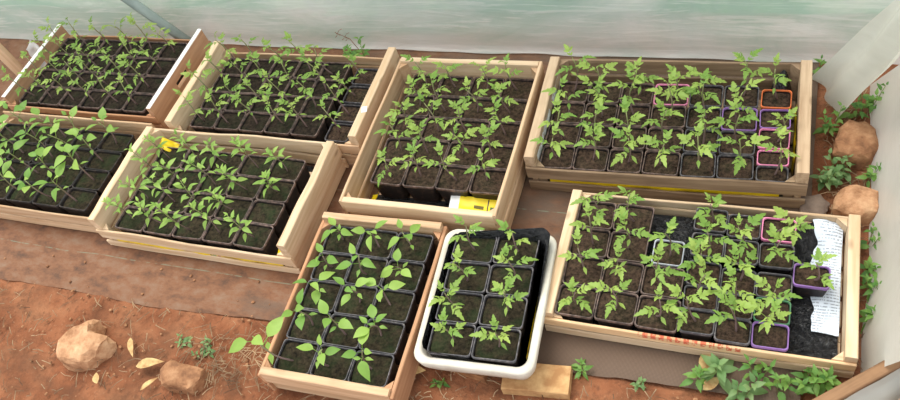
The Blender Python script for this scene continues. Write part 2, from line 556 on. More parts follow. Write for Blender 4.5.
def wall_fn(u, v):
    x = -3.4 + 5.05 * u
    z = 1.5 * (v ** 1.6)
    y = 0.272 + 0.10 * min(1, z / 0.3) + 0.10 * z - 0.12 * max(0, z - 0.7) ** 2
    k = min(1.0, z / 0.08)
    y += k * (0.018 * nz(x * 0.7, z * 3, 0, 3) + 0.010 * nz(x * 1.5, z * 7, 5, 4))
    if v == 0: y -= 0.018 + 0.008 * nz(x, 0, 0, 7)
    z += 0.006 * (1 + nz(x, 9, 0, 6)) if v < 0.12 else 0
    return (x, y, z)
tag(link('wall_back', grid_mesh('wall_back', 200, 40, wall_fn, M['film_wall'])),
    'cloudy greenish plastic film wall of the greenhouse', None, kind='structure')

def outside_grass():
    rng = random.Random(77)
    V, F = [], []
    for _ in range(2600):
        x = rng.uniform(-2.2, 1.9) if rng.random() < 0.5 else rng.gauss(0.45, 0.35)
        y = rng.uniform(0.44, 1.1)
        h = rng.uniform(0.08, 0.24); a = rng.uniform(0, 6.28); w = rng.uniform(0.003, 0.006)
        lx, ly = rng.uniform(-.05, .05), rng.uniform(-.05, .05)
        dx, dy = math.cos(a) * w, math.sin(a) * w
        b = len(V)
        V += [(x - dx, y - dy, -0.03), (x + dx, y + dy, -0.03), (x + lx * .4 + dx * .7, y + ly * .4 + dy * .7, h * .6), (x + lx * .4 - dx * .7, y + ly * .4 - dy * .7, h * .6), (x + lx, y + ly, h)]
        F += [(b, b + 1, b + 2, b + 3), (b + 3, b + 2, b + 4)]
    return mesh('grass_blades', V, F, M['grass'])
tag(link('grass_blades', outside_grass()), 'green grass growing outside behind the plastic film wall', 'grass', kind='stuff')

# hanging film at the right: the pulled-aside flap and the side sheet
def flap_fn(u, v):
    a = Vector((1.346, 0.205, 0.0)).lerp(Vector((1.398, 0.062, 0.0)), u)
    b = Vector((1.566, -0.115, 0.8)).lerp(Vector((1.590, -0.215, 0.8)), u)
    p = a.lerp(b, v)
    p.x += 0.022 * math.sin(u * PI) * (1 - 0.4 * v) + 0.012 * math.sin(u * 9 + v * 2)
    p.x += 0.008 * nz(u * 3, v * 5, 1)
    p.z += 0.014 * (1 - v) * abs(math.sin(u * 2.4)) * 0.6
    return p
tag(link('film_flap', grid_mesh('film_flap', 24, 40, flap_fn, M['film_flap'])),
    'grey-white plastic film flap pulled aside beside the back right crate', 'plastic sheet')

def side_fn(u, v):
    y = 0.19 - 0.755 * u
    z = 1.0 * v
    x = 1.480 - 0.016 * max(0, u - 0.70) / 0.30 + 0.30 * z + 0.008 * nz(y * 5, z * 3, 2) + 0.006 * math.sin(y * 30) * (0.3 + z)
    y -= ((1 - u) * 0.42 + u * 0.20) * z
    return (x, y, z)
tag(link('wall_right', grid_mesh('wall_right', 50, 24, side_fn, M['film_flap'])),
    'translucent plastic side sheet at the right edge', None, kind='structure')

# ------------------------------------------------------------------ crates
seedc = [100]
def ns():
    seedc[0] += 1
    return seedc[0]

def crate(label, x, y, yaw, L, B, he, slats_neg, slats_pos, mats, end_t=0.018, split=0.5, gap=0.010,
          white_edge=False, slot=False, end_low=None, wob=0.002, end_h=None, slat_t=0.006, red=None):
    """ends at local -X / +X, slats along the -Y and +Y sides. slats_*: list of (z0, z1)"""
    root = empty('wooden_crate', (x, y, 0.003), yaw)
    tag(root, label, 'crate', 'wooden crates of seedlings')
    em, sm = mats
    for s in (-1, 1):
        h = he if end_h is None else end_h[0 if s < 0 else 1]
        xe = s * (L/2 - end_t/2)
        zs = h * (1 - split)
        # upper board (thick), lower board (thinner, set back)
        if slot:
            me = slot_board_mesh('end_board', B - 2*slat_t, end_t, h - 0.004, em, 0.035, h*0.52, h*0.70)
            ob = link('end_board', me, root, (xe, 0, 0.004), (0, 0, PI/2))
        else:
            me = plank_mesh('end_board', B - 2*slat_t, end_t, h - zs, em, ns(), wob * 0.6)
            ob = link('end_board', me, root, (xe, 0, zs), (0, 0, PI/2))
            if zs - gap > 0.012:
                me = plank_mesh('end_board', B - 2*slat_t, end_t * 0.55, zs - gap - 0.004, em, ns(), 0)
                link('end_board', me, root, (xe - s * end_t * 0.15, 0, 0.004), (0, 0, PI/2))
        if white_edge:
            me = plank_mesh('painted_edge', B - 2*slat_t, end_t + 0.001, 0.0022, M['white_paint'], ns(), 0)
            link('painted_edge', me, ob, (0, 0, h - 0.0045))
        # triangular corner posts inside
        for t in (-1, 1):
            r = 0.020
            h2 = min(h - 0.012, max(b for a, b in (slats_neg if t < 0 else slats_pos)) - 0.002)
            xi, yi = -s * 1.0, -t * 1.0
            V = [(0, 0, 0), (xi * r, 0, 0), (0, yi * r, 0), (0, 0, h2), (xi * r, 0, h2), (0, yi * r, h2)]
            F = [(0, 1, 2), (3, 5, 4), (0, 3, 4, 1), (1, 4, 5, 2), (2, 5, 3, 0)]
            link('corner_post', mesh('corner_post', V, F, sm), root,
                 (s * (L/2 - end_t - 0.0005), t * (B/2 - slat_t - 0.0005), 0.003))
    for t, sl in ((-1, slats_neg), (1, slats_pos)):
        for i, (z0, z1) in enumerate(sl):
            m = red if (red and t < 0 and i == 0) else sm
            me = plank_mesh('side_slat', L, slat_t, z1 - z0, m, ns(), wob, 0.002 * t)
            link('side_slat', me, root, (0, t * (B/2 - slat_t/2), z0))
    for k in range(4):
        w = (B - 0.05) / 4 - 0.012
        yy = -B/2 + 0.025 + (k + 0.5) * (B - 0.05) / 4
        me = plank_mesh('bottom_slat', L - 2*end_t - 0.002, w, 0.005, sm, ns(), 0, 0, None, 2)
        link('bottom_slat', me, root, (0, yy, 0.004))
    return root

D2R = math.radians
PINE = (M['pine'], M['pine'])
CR = {}   # pose of the pot frames: x, y, yaw
CR[1] = (-0.710, 0.042, D2R(-0.8))
CR[2] = (-0.702, -0.323, D2R(-0.6))
CR[3] = (-0.026, -0.013, D2R(-0.4))
CR[4] = (-0.085, -0.355, D2R(-0.5))
CR[5] = (0.512, -0.137, D2R(0.1))
CR[6] = (1.038, -0.027, D2R(1.3))
CR[7] = (1.154, -0.409, D2R(-0.1))
CR[8] = (0.434, -0.610, D2R(1.2))
CR[9] = (0.734, -0.560, D2R(3.3))

crate('brown plywood crate with white-painted end edges, back left', *CR[1], 0.598, 0.344, 0.119,
      [(0.062, 0.086), (0.008, 0.048)], [(0.042, 0.068), (0.008, 0.034)], (M['ply_brown'], M['slat_side']),
      end_t=0.014, white_edge=True, slot=True)
crate('low pale wooden crate cut off by the left edge of the photo', *CR[2], 0.596, 0.332, 0.07,
      [(0.040, 0.078), (0.004, 0.034)], [(0.05, 0.092), (0.008, 0.044)], (M['pine'], M['pine_warm']),
      end_t=0.010, end_h=(0.075, 0.066))
crate('pale wooden crate between the white-edged crate and the middle crate', *CR[3], 0.614, 0.335, 0.122,
      [(0.055, 0.088), (0.008, 0.046)], [(0.046, 0.074), (0.008, 0.038)], (M['pine'], M['pine_warm']),
      end_t=0.023, split=0.55)
crate('pale wooden crate with wavy back slat and yellow plastic in its front gap', *CR[4], 0.615, 0.337, 0.119,
      [(0.038, 0.073), (0.000, 0.023)], [(0.058, 0.104), (0.008, 0.046)], PINE, end_t=0.022, wob=0.0060, split=0.52)
crate('tall pale wooden crate in the middle of the back row', CR[5][0], CR[5][1], CR[5][2] + PI/2, 0.481, 0.401, 0.130,
      [(0.068, 0.130), (0.006, 0.056)], [(0.060, 0.122), (0.006, 0.05)], (M['pine'], M['pine_warm']),
      end_t=0.016, split=0.36, slat_t=0.008, end_h=(0.122, 0.130))
crate('large weathered wooden crate at the back right against the film', *CR[6], 0.617, 0.341, 0.120,
      [(0.047, 0.085), (0.000, 0.031)], [(0.060, 0.106), (0.012, 0.050)], (M['pine_grey'], M['slat_weather']), end_t=0.025, split=0.55)
crate('shallow pale wooden crate lined with black film, front right', *CR[7], 0.597, 0.333, 0.077,
      [(0.034, 0.058), (0.002, 0.026)], [(0.036, 0.060), (0.004, 0.028)], (M['pine'], M['pine']), end_t=0.022, split=0.75, red=M['slat_red'])
crate('narrow wooden crate of oval-leaved seedlings left of the white tray', CR[8][0], CR[8][1], CR[8][2] + PI/2, 0.424, 0.325, 0.098,
      [(0.010, 0.090)], [(0.045, 0.086), (0.005, 0.036)], (M['pine_warm'], M['slat_side']), end_t=0.018, split=0.45, slat_t=0.009,
      end_h=(0.098, 0.106))

# white foam tray
def foam_tray():
    root = empty('foam_tray', (CR[9][0], CR[9][1], 0.024), CR[9][2])
    tag(root, 'white foam tray with rounded corners, lined with black film', 'tray')
    def loop(hw, hd, r, z, seg=6):
        P = []
        for cx, cy, a0 in ((hw - r, hd - r, 0), (-hw + r, hd - r, PI/2), (-hw + r, -hd + r, PI), (hw - r, -hd + r, 1.5*PI)):
            for k in range(seg + 1):
                a = a0 + PI/2 * k / seg
                P.append((cx + r * math.cos(a), cy + r * math.sin(a), z))
        return P
    W, D, H = 0.262, 0.338, 0.073
    prof = [(-0.020, 0.0), (-0.004, 0.045), (-0.001, H - 0.004), (-0.004, H), (-0.014, H), (-0.018, H - 0.004), (-0.024, 0.012)]
    V, F = [], []
    for off, z in prof:
        V += loop(W/2 + off, D/2 + off, 0.030 + off * 0.5, z)
    n = 28
    for i in range(len(prof) - 1):
        for k in range(n):
            a, b = i*n + k, i*n + (k+1) % n
            F.append((a, b, b+n, a+n))
    F.append(tuple(reversed(range(n))))
    F.append(tuple((len(prof)-1)*n + k for k in range(n)))
    link('tray_body', mesh('tray_body', V, F, M['foam'], True), root)
    # black film lining hugging the inside, standing up at the corners
    V, F = [], []
    levels = 7
    lp = loop(W/2 - 0.0215, D/2 - 0.0215, 0.022, 0, 8)
    n = len(lp)
    for j in range(levels):
        t = j / (levels - 1)
        for k, (x, y, _) in enumerate(lp):
            up = 0.066 + 0.006 * nz(k * 0.5, 3)
            if x > 0.05 and y > 0.05: up += 0.030 * min(1, (x + y - 0.10) / 0.10)
            if x > 0.06 and y < 0.04: up -= 0.024
            if x < -0.06 and y < -0.09: up += 0.016
            if x < -0.06 and y > 0.08: up += 0.012
            s = 1 - 0.05 * (1 - t)
            wr = 0.002 * nz(k * 0.9, j * 0.7, 4)
            out = 0.012 * max(0, t - 0.8) / 0.2 if up > 0.085 else 0
            f = s + (wr + out) / 0.12
            V.append((x * f, y * f, 0.012 + t * (up - 0.004)))
    for j in range(levels - 1):
        for k in range(n):
            a, b = j*n + k, j*n + (k+1) % n
            F.append((a, b, b+n, a+n))
    F.append(tuple(range(n)))
    fl = link('film_liner', mesh('film_liner', V, F, M['black_film'], True), root)
    fl['label'] = 'black plastic film lining the tray'
    return root
foam_tray()

# ------------------------------------------------------------------ pots
def rr_loop(hw, hd, r, z, seg=3):
    P = []
    for cx, cy, a0 in ((hw - r, hd - r, 0), (-hw + r, hd - r, PI/2), (-hw + r, -hd + r, PI), (hw - r, -hd + r, 1.5*PI)):
        for k in range(seg + 1):
            a = a0 + PI/2 * k / seg
            P.append((cx + r * math.cos(a), cy + r * math.sin(a), z))
    return P

pot_cache = {}
def pot_mesh(w, d, h, body, rim):
    key = (round(w, 3), round(d, 3), round(h, 3), body, rim)
    if key in pot_cache: return pot_cache[key]
    w, d, h = key[:3]
    prof = [(0.80, 0.0, 0.0), (0.955, 0.0, h - 0.008), (0.965, 0.0012, h - 0.007), (1.0, 0.0, h - 0.0012),
            (1.0, -0.0006, h), (1.0, -0.0022, h), (0.985, -0.0024, h - 0.004), (0.90, -0.003, h * 0.55)]
    V, F, mi = [], [], []
    n = 16
    for s, o, z in prof:
        V += rr_loop(w/2 * s + o, d/2 * s + o, 0.0075, z)
    for i in range(len(prof) - 1):
        for k in range(n):
            a, b = i*n + k, i*n + (k+1) % n
            F.append((a, b, b+n, a+n)); mi.append(1 if 1 <= i <= 5 else 0)
    F.append(tuple(reversed(range(n)))); mi.append(0)
    me = mesh('pot', V, F, [M[body], M[rim]], False, mi)
    pot_cache[key] = me
    return me

soil_cache = {}
def soil_mesh(w, d, var, mat):
    key = (round(w, 3), round(d, 3), var, mat)
    if key in soil_cache: return soil_cache[key]
    hw, hd = key[0]/2 * 0.975 - 0.003, key[1]/2 * 0.975 - 0.003
    def fn(u, v):
        x, y = 2*u - 1, 2*v - 1
        k = 1 - 0.07 * (abs(x) * abs(y)) ** 3
        z = 0.0025 * nz(x * 2, y * 2, var * 7.3) + 0.0016 * nz(x * 6, y * 6, var * 3.1) + 0.002 * (1 - max(abs(x), abs(y)))
        return (x * hw * k, y * hd * k, z)
    me = grid_mesh('soil', 10, 10, fn, M[mat], False)
    soil_cache[key] = me
    return me

# ------------------------------------------------------------------ leaves
def add_leaflet(V, F, base, ang, length, width, prof, fold, droop, rise=0.0, twist=0.0):
    b = len(V)
    ca, sa = math.cos(ang), math.sin(ang)
    for (t, w) in prof:
        x = t * length
        z = base[2] + rise * x - droop * (t ** 2) * length
        for sgn in (-1, 0, 1):
            y = sgn * w * width / 2
            zz = z + fold * abs(y) + twist * y
            V.append((base[0] + x * ca - y * sa, base[1] + x * sa + y * ca, zz))
    for i in range(len(prof) - 1):
        a = b + i * 3
        F.append((a, a + 1, a + 4, a + 3))
        F.append((a + 1, a + 2, a + 5, a + 4))

LOBED = [(0, 0.08), (0.14, 0.62), (0.28, 1.0), (0.38, 0.66), (0.54, 0.84), (0.64, 0.46), (0.80, 0.48), (1.0, 0.02)]
OVATE = [(0, 0.04), (0.10, 0.52), (0.25, 0.92), (0.42, 1.0), (0.60, 0.84), (0.78, 0.50), (0.92, 0.18), (1.0, 0.01)]
LANCE = [(0, 0.06), (0.12, 0.5), (0.35, 1.0), (0.6, 0.8), (0.82, 0.36), (1.0, 0.01)]
SERR = [(0, 0.05), (0.12, 0.6), (0.2, 0.72), (0.3, 1.0), (0.36, 0.9), (0.5, 0.95), (0.55, 0.78), (0.7, 0.68), (0.75, 0.5), (0.88, 0.28), (1.0, 0.01)]

def rachis(V, F, pts, r):
    for i in range(len(pts) - 1):
        p, q = Vector(pts[i]), Vector(pts[i+1])
        b = len(V)
        for c, rr in ((p, r), (q, r * 0.8)):
            for k in range(3):
                a = 2 * PI * k / 3 + PI / 2
                V.append((c.x, c.y + math.cos(a) * rr, c.z + math.sin(a) * rr))
        for k in range(3):
            F.append((b + k, b + (k+1) % 3, b + 3 + (k+1) % 3, b + 3 + k))

def tomato_leaf(var, mat):
    rng = random.Random(900 + var)
    V, F = [], []
    curve = rng.uniform(0.20, 0.50)
    def rz(t): return 0.40 * t - curve * 1.5 * t * t
    ts = [0, 0.2, 0.4, 0.6]
    rachis(V, F, [(t, 0, rz(t)) for t in ts], 0.014)
    slope = 0.40 - curve * 3.0 * 0.6
    add_leaflet(V, F, (0.58, 0, rz(0.58)), rng.uniform(-.1, .1), rng.uniform(.42, .5), rng.uniform(.28, .34), LOBED, 0.35, 0.35, slope)
    for t, ln, wd in ((0.48, .34, .20), (0.26, .22, .13)):
        for s in (-1, 1):
            add_leaflet(V, F, (t + rng.uniform(-.03, .03), 0, rz(t)), s * rng.uniform(0.75, 1.1), ln * rng.uniform(.85, 1.1), wd * rng.uniform(.9, 1.15),
                        LOBED, 0.35, 0.35, rng.uniform(-0.1, 0.25), rng.uniform(-.2, .2))
    return mesh('tomato_leaf', V, F, mat, True)

def plain_leaf(name, var, mat, prof, width, pet=0.3, droop=0.35, serr=False):
    rng = random.Random(1700 + var)
    V, F = [], []
    r0 = rng.uniform(0.3, 0.6)
    rachis(V, F, [(0, 0, 0), (pet * 0.5, 0, pet * 0.5 * r0), (pet, 0, pet * r0)], 0.016)
    add_leaflet(V, F, (pet, 0, pet * r0), rng.uniform(-.15, .15), 1 - pet, width * rng.uniform(.9, 1.1), prof,
                rng.uniform(.15, .45), droop * rng.uniform(.6, 1.4), rng.uniform(-.1, .3), rng.uniform(-.25, .25))
    return mesh(name, V, F, mat, True)

LEAF = {
    'tomato': [tomato_leaf(i, M['tomato_leaf']) for i in range(6)],
    'pepper': [plain_leaf('pepper_leaf', i, M['pepper_leaf'], OVATE, 0.40, 0.28) for i in range(6)],
    'small': [plain_leaf('small_leaf', 20 + i, M['small_leaf'], OVATE, 0.34, 0.25) for i in range(5)],
    'cot_t': [plain_leaf('seed_leaf', 40 + i, M['tomato_leaf'], LANCE, 0.30, 0.2, 0.3) for i in range(2)],
    'cot_p': [plain_leaf('seed_leaf', 50 + i, M['pepper_leaf'], LANCE, 0.38, 0.2, 0.3) for i in range(2)],
    'weed': [plain_leaf('weed_leaf', 60 + i, M['weed_leaf'], SERR, 0.42, 0.18, 0.40) for i in range(5)],
    'weedg': [plain_leaf('weed_leaf', 70 + i, M['weed_grey_leaf'], OVATE, 0.46, 0.15, 0.45) for i in range(4)],
}

def put_leaf(parent, kind, pos, az, el, length, rng, name='leaf', roll=None):
    me = rng.choice(LEAF[kind])
    o = link(name, me, parent)
    if roll is None: roll = rng.uniform(-0.35, 0.35)
    m = Matrix.Rotation(az, 4, 'Z') @ Matrix.Rotation(-el, 4, 'Y') @ Matrix.Rotation(roll, 4, 'X')
    o.rotation_euler = m.to_euler()
    o.location = pos
    o.scale = (length,) * 3
    return o

def seedling(root, z0, kind, h, lean, rng, size=1.0, off=(0, 0), extra=0):
    """stem (> leaves) growing from soil level z0 of the pot"""
    bx, by = off
    lx, ly = lean
    cx, cy = rng.uniform(-.012, .012), rng.uniform(-.012, .012)
    def c(t):
        return Vector((bx + lx * t ** 1.3 + cx * math.sin(t * PI), by + ly * t ** 1.3 + cy * math.sin(t * PI), z0 - 0.004 + (h + 0.004) * t))
    n = 7
    r0 = {'tomato': 0.0025, 'pepper': 0.0026, 'small': 0.0017}[kind]
    st = link('stem', tube_mesh('stem', [c(i / n) for i in range(n + 1)], [r0 * (1 - 0.5 * i / n) for i in range(n + 1)], M['stem'], 5), root)
    a0 = rng.uniform(0, 2 * PI)
    if kind == 'tomato':
        k = rng.choice((4, 5, 5))
        for i in range(k):
            t = 0.56 + 0.43 * i / (k - 1)
            s = (0.046, 0.052, 0.050, 0.042, 0.032, 0.026)[i] * size * rng.uniform(.85, 1.12)
            put_leaf(st, 'tomato', c(t), a0 + i * 2.4 + rng.uniform(-.35, .35), 0.20 + 0.20 * i + rng.uniform(-.15, .2), s, rng)
        for i in range(2):
            put_leaf(st, 'cot_t', c(0.42), a0 + 1.2 + i * PI + rng.uniform(-.3, .3), rng.uniform(-.2, .3), 0.026 * size, rng, 'seed_leaf')
    elif kind == 'pepper':
        k = min(5, rng.choice((3, 4, 4)) + extra)
        for i in range(k):
            t = 0.74 + 0.26 * i / (k - 1)
            s = (0.062, 0.060, 0.052, 0.040, 0.028)[i] * size * rng.uniform(.85, 1.12)
            put_leaf(st, 'pepper', c(t), a0 + i * 2.4 + rng.uniform(-.3, .3), 0.05 + 0.14 * i + rng.uniform(-.15, .2), s, rng)
        for i in range(2):
            put_leaf(st, 'cot_p', c(0.55), a0 + 1.2 + i * PI, rng.uniform(-.1, .3), 0.028 * size, rng, 'seed_leaf')
    else:
        k = rng.choice((13, 14, 15, 16))
        for i in range(k):
            t = 0.42 + 0.58 * i / (k - 1)
            s = (0.034 + 0.010 * math.sin(PI * min(1, i / k * 1.3)) - 0.016 * (i / k) ** 2) * size * rng.uniform(.85, 1.15)
            put_leaf(st, 'small', c(t), a0 + i * 2.4 + rng.uniform(-.3, .3), 0.0 + 0.055 * i + rng.uniform(-.2, .25), s, rng)
    return st

ORD = ['first', 'second', 'third', 'fourth', 'fifth', 'sixth', 'seventh', 'eighth', 'ninth']
COLNAME = {'pot': 'black', 'pot_pink': 'pink', 'pot_purple': 'purple', 'pot_orange': 'orange', 'pot_green': 'green', 'pot_white': 'pale grey'}
KINDNAME = {'tomato': 'tomato seedling', 'pepper': 'oval-leaved seedling', 'small': 'narrow-leaved seedling'}
GROUP = 'potted seedlings in the crates'

def potted(frame, u, v, w, d, kind, label, h=0.10, lean=(0, 0), zb=0.012, ph=0.074, body='pot', rim='pot_rim', soil='soil',
           seed=0, size=1.0, jitter=0.06, off=None, group=GROUP, extra=0):
    rng = random.Random(seed * 7 + 13)
    x, y, yaw = frame
    wx = x + u * math.cos(yaw) - v * math.sin(yaw)
    wy = y + u * math.sin(yaw) + v * math.cos(yaw)
    root = empty('potted_seedling' if kind else 'plant_pot', (wx, wy, zb), yaw + rng.uniform(-jitter, jitter) * 0.5)
    tag(root, label, 'potted plant' if kind else 'pot', group)
    link('pot', pot_mesh(w, d, ph, body, rim), root)
    zs = ph - 0.008
    link('soil', soil_mesh(w, d, rng.randrange(4), soil), root, (0, 0, zs), (0, 0, 0))
    if kind:
        if off is None:
            off = (rng.uniform(-.1, .1) * w, rng.uniform(-.1, .1) * d)
        l = (lean[0] + rng.uniform(-.012, .012), lean[1] + rng.uniform(-.012, .012))
        seedling(root, zs, kind, h, l, rng, size, off, extra)
    return root

def row_word(j, n):
    if j == 0: return 'front row'
    if j == n - 1: return 'back row'
    return ORD[j] + ' row from front'

def col_word(i, n):
    if n == 2: return ('left', 'right')[i] + ' pot'
    if i == n - 1: return 'rightmost'
    return ORD[i] + ' from left'

def pot_grid(ci, where, u0, u1, v0, v1, nc, nr, kind, hr, gap=0.0015, ov=None, skip=(), **kw):
    """rows counted from the front; ov: {(col,row): dict(...)}"""
    ov = ov or {}
    pu, pv = (u1 - u0) / nc, (v1 - v0) / nr
    for j in range(nr):
        for i in range(nc):
            if (i, j) in skip: continue
            rng = random.Random(ci * 1000 + j * 40 + i)
            a = dict(kw)
            a['h'] = rng.uniform(*hr)
            a.update(ov.get((i, j), {}))
            k = a.pop('kind', kind)
            nm = KINDNAME[k] + ' in black pot' if k else 'black pot without a seedling'
            label = '%s, %s, %s, %s' % (nm, row_word(j, nr), col_word(i, nc), where)
            potted(CR[ci], u0 + (i + .5) * pu, v0 + (j + .5) * pv, pu - gap, pv - gap, k, label, seed=ci * 1000 + j * 40 + i, **a)

pot_grid(1, 'white-edged crate', -0.272, 0.242, -0.152, 0.142, 6, 4, 'tomato', (0.085, 0.12), lean=(-0.012, 0.0), rim='pot_rim', size=0.92, soil='soil_dark')
pot_grid(2, 'left edge crate', -0.262, 0.250, -0.146, 0.128, 5, 4, 'pepper', (0.085, 0.12), lean=(-0.012, 0.0), rim='pot_dark_rim', soil='soil_moss', size=1.0, extra=1)
pot_grid(3, 'crate beside white-edged one', -0.256, 0.166, -0.142, 0.134, 5, 4, 'tomato', (0.085, 0.12), lean=(-0.02, 0.0), size=0.92, soil='soil_dark')
for j in range(4):
    potted(CR[3], 0.217, -0.1085 + j * 0.069, 0.070, 0.062, 'tomato', 'small tomato pot in loose right column, %s, crate beside white-edged one' % row_word(j, 4).replace(' from front', ''),
           h=(0.10, 0.11, 0.07, 0.08)[j], lean=(-0.02, 0), seed=3500 + j, rim='pot_rim_grey', ph=0.058, size=0.8)
pot_grid(4, 'wavy-slatted crate', -0.244, 0.229, -0.158, 0.122, 5, 4, 'small', (0.08, 0.13), lean=(-0.018, -0.006), soil='soil_moss', size=0.88, ov={(4, 1): dict(kind=None), (4, 2): dict(h=0.06, lean=(0, 0)), (4, 3): dict(h=0.075)})
pot_grid(5, 'tall middle crate', -0.164, 0.186, -0.152, 0.222, 4, 5, 'tomato', (0.06, 0.095), lean=(-0.01, 0.006), zb=0.013, size=0.96)
pot_grid(8, 'narrow crate', -0.136, 0.136, -0.192, 0.190, 3, 5, 'pepper', (0.05, 0.085), soil='soil_moss', rim='pot_rim_grey', size=0.88,
         ov={(0, 0): dict(h=0.10, lean=(-0.06, 0.01), size=1.15)})
pot_grid(9, 'white tray', -0.100, 0.093, -0.147, 0.153, 2, 4, 'tomato', (0.055, 0.085), soil='soil_moss', rim='pot_rim_grey', zb=0.037, ph=0.066, size=0.94, lean=(-0.005, 0.0))

# back right crate: six columns of black pots, then a column of small coloured ones
W6 = 'back right crate'
cols6 = [-0.279, -0.199, -0.119, -0.040, 0.043, 0.121, 0.200]
for i in range(6):
    for j in range(4):
        u0, u1 = cols6[i], cols6[i + 1]
        v0 = -0.1645 + j * 0.0700
        rng = random.Random(6000 + i * 10 + j)
        body, rim, cn = 'pot', 'pot_rim', 'black'
        if (i, j) == (3, 3): body, rim, cn = 'pot_pink', 'pot_pink', 'pink'
        if (i, j) == (5, 2): body, rim, cn = 'pot_purple', 'pot_purple', 'purple'
        if i >= 4 and body == 'pot': rim = 'pot_rim_grey'
        lab = 'tomato seedling in %s pot, %s, %s, %s' % (cn, row_word(j, 4), ORD[i] + ' from left', W6)
        potted(CR[6], (u0 + u1) / 2, v0 + 0.035, u1 - u0 - 0.0025, 0.0675, 'tomato', lab, h=rng.uniform(0.075, 0.115), lean=(0, 0),
               seed=6000 + i * 10 + j, body='pot', rim=rim, size=1.06)
for j, (v, cn, h) in enumerate(((-0.1425, 'black', 0.10), (-0.0985, 'pink', 0.0), (-0.044, 'pink', 0.085), (0.015, 'purple', 0.0), (0.076, 'orange', 0.10))):
    body = 'pot' if cn == 'black' else 'pot_' + cn
    where = ('frontmost', 'lower pink', 'upper pink', 'purple', 'orange')[j]
    lab = '%s small square pot, %s in rightmost column, back right crate' % ({'frontmost': 'black'}.get(where, where), ORD[j] + ' from front')
    potted(CR[6], 0.237, v, 0.066, 0.043 if j < 2 else 0.057, 'tomato' if h else None, lab, h=h or 0.1, seed=6200 + j, body='pot',
           rim='pot_rim_grey' if cn == 'black' else body, ph=0.074, size=0.9)

# front right crate
W7 = 'film-lined crate'
big = {'w': 0.083, 'd': 0.074}
def p7(u, v, w, d, cn, desc, h, lean=(0, 0), size=1.0, kind='tomato', seed=0, off=None, rim=None):
    body = {'black': 'pot'}.get(cn, 'pot_' + cn)
    if cn == 'pale grey': body = 'pot_white'
    lab = ('%s in %s pot, %s, %s' % (KINDNAME[kind], cn, desc, W7)) if kind else 'bare %s pot, %s, %s' % (cn, desc, W7)
    potted(CR[7], u, v, w, d, kind, lab, h=h, lean=lean, seed=7000 + seed, body='pot',
           rim=rim or ('pot_rim_grey' if cn == 'black' else body), zb=0.0165, ph=0.054, size=size, off=off)
for i, u in enumerate((-0.2345, -0.1510)):
    for j, v in enumerate((-0.1185, -0.0445, 0.0295, 0.1035)):
        p7(u, v, 0.082, 0.0725, 'black', '%s, %s large-pot column' % (row_word(j, 4).replace(' from front', ''), ORD[i]), (0.06, 0.07, 0.10, 0.08)[j] + 0.01 * i,
           (-0.01, 0), 0.95, seed=i * 10 + j, rim='pot_rim')
p7(-0.0665, -0.1205, 0.084, 0.074, 'black', 'front row, third large pot', 0.055, seed=30, rim='pot_rim')
p7(-0.0675, -0.0455, 0.082, 0.072, 'black', 'large pot behind third front one', 0.085, seed=31, rim='pot_rim')
p7(-0.066, 0.026, 0.064, 0.062, 'pale grey', 'pale-rimmed third column', 0.085, seed=32)
small_u = (0.0110, 0.0790, 0.1470)
small_v = (-0.134, -0.080, -0.023, 0.048, 0.112)
for j, v in enumerate(small_v):
    for i, u in enumerate(small_u):
        cn = 'black'
        if (i, j) == (2, 0): cn = 'purple'
        if (i, j) == (2, 1): cn = 'green'
        if (i, j) == (2, 4): cn = 'pink'
        kind = None if (i, j) in ((1, 4), (2, 2)) else 'tomato'
        hh = {(0, 0): 0.075, (1, 0): 0.085, (2, 0): 0.09, (0, 4): 0.06, (2, 4): 0.05}.get((i, j), 0.08)
        ln = {(0, 0): (-0.03, 0.02), (1, 0): (-0.015, 0.01), (2, 4): (0.03, -0.035)}.get((i, j), (0, 0))
        d = 0.052 if j < 2 else 0.056
        p7(u, v + (0.008 if i == 0 else 0), 0.0665, d + 0.002, cn, '%s, %s small-pot column' % (row_word(j, 5).replace(' from front', ''), ORD[i]), hh, ln, 1.05, kind, seed=100 + j * 10 + i)
p7(0.214, 0.010, 0.068, 0.052, 'purple', 'standing alone on the black film', 0.06, (0.0, 0.0), 1.0, seed=200)

# ------------------------------------------------------------------ liners and plastic in the crates
def local_sheet(name, ci, nu, nv, fn, mat, label, cat, z=0.0):
    x, y, yaw = CR[ci]
    o = link(name, grid_mesh(name, nu, nv, fn, mat), None, (x, y, z), (0, 0, yaw))
    return tag(o, label, cat)

def film7(u, v):
    x = -0.268 + 0.538 * u; y = -0.155 + 0.312 * v
    z = 0.0190 + 0.002 * nz(x, y, 0, 30) + 0.002 * abs(nz(x, y, 4, 55))
    if x > 0.185:
        k = min(1, (x - 0.185) / 0.03)
        z += k * (0.004 + 0.012 * abs(nz(x, y, 2, 18)) + 0.007 * abs(nz(x, y, 8, 45)))
        z += k * 0.030 * max(0, (y - 0.10) / 0.057) * (0.7 + 0.4 * nz(x, y, 1, 20))
    return (x, y, z - 0.004)
local_sheet('black_film_liner', 7, 110, 64, film7, M['black_film'], 'crumpled black plastic film lining the front right crate', 'plastic sheet')

def paper7(u, v):
    v2 = v
    y = -0.092 + 0.252 * v2
    left = 0.216 + 0.012 * nz(y * 14, 2) + 0.008 * nz(y * 40, 5) + (0.020 * max(0, 0.55 - v2) if v2 < 0.55 else 0) * 0.6
    x = left + (0.271 - left) * u
    zs = [film7((x + dx + 0.268) / 0.538, (y + dy + 0.155) / 0.312)[2] for dx in (-0.006, 0, 0.006) for dy in (-0.006, 0, 0.006)]
    return (x, y, 0.6 * max(zs) + 0.4 * sum(zs) / 9 + 0.004)
local_sheet('printed_sheet', 7, 14, 40, paper7, M['printed'], 'bluish white printed plastic sheet along the right end of the front crate', 'printed sheet')

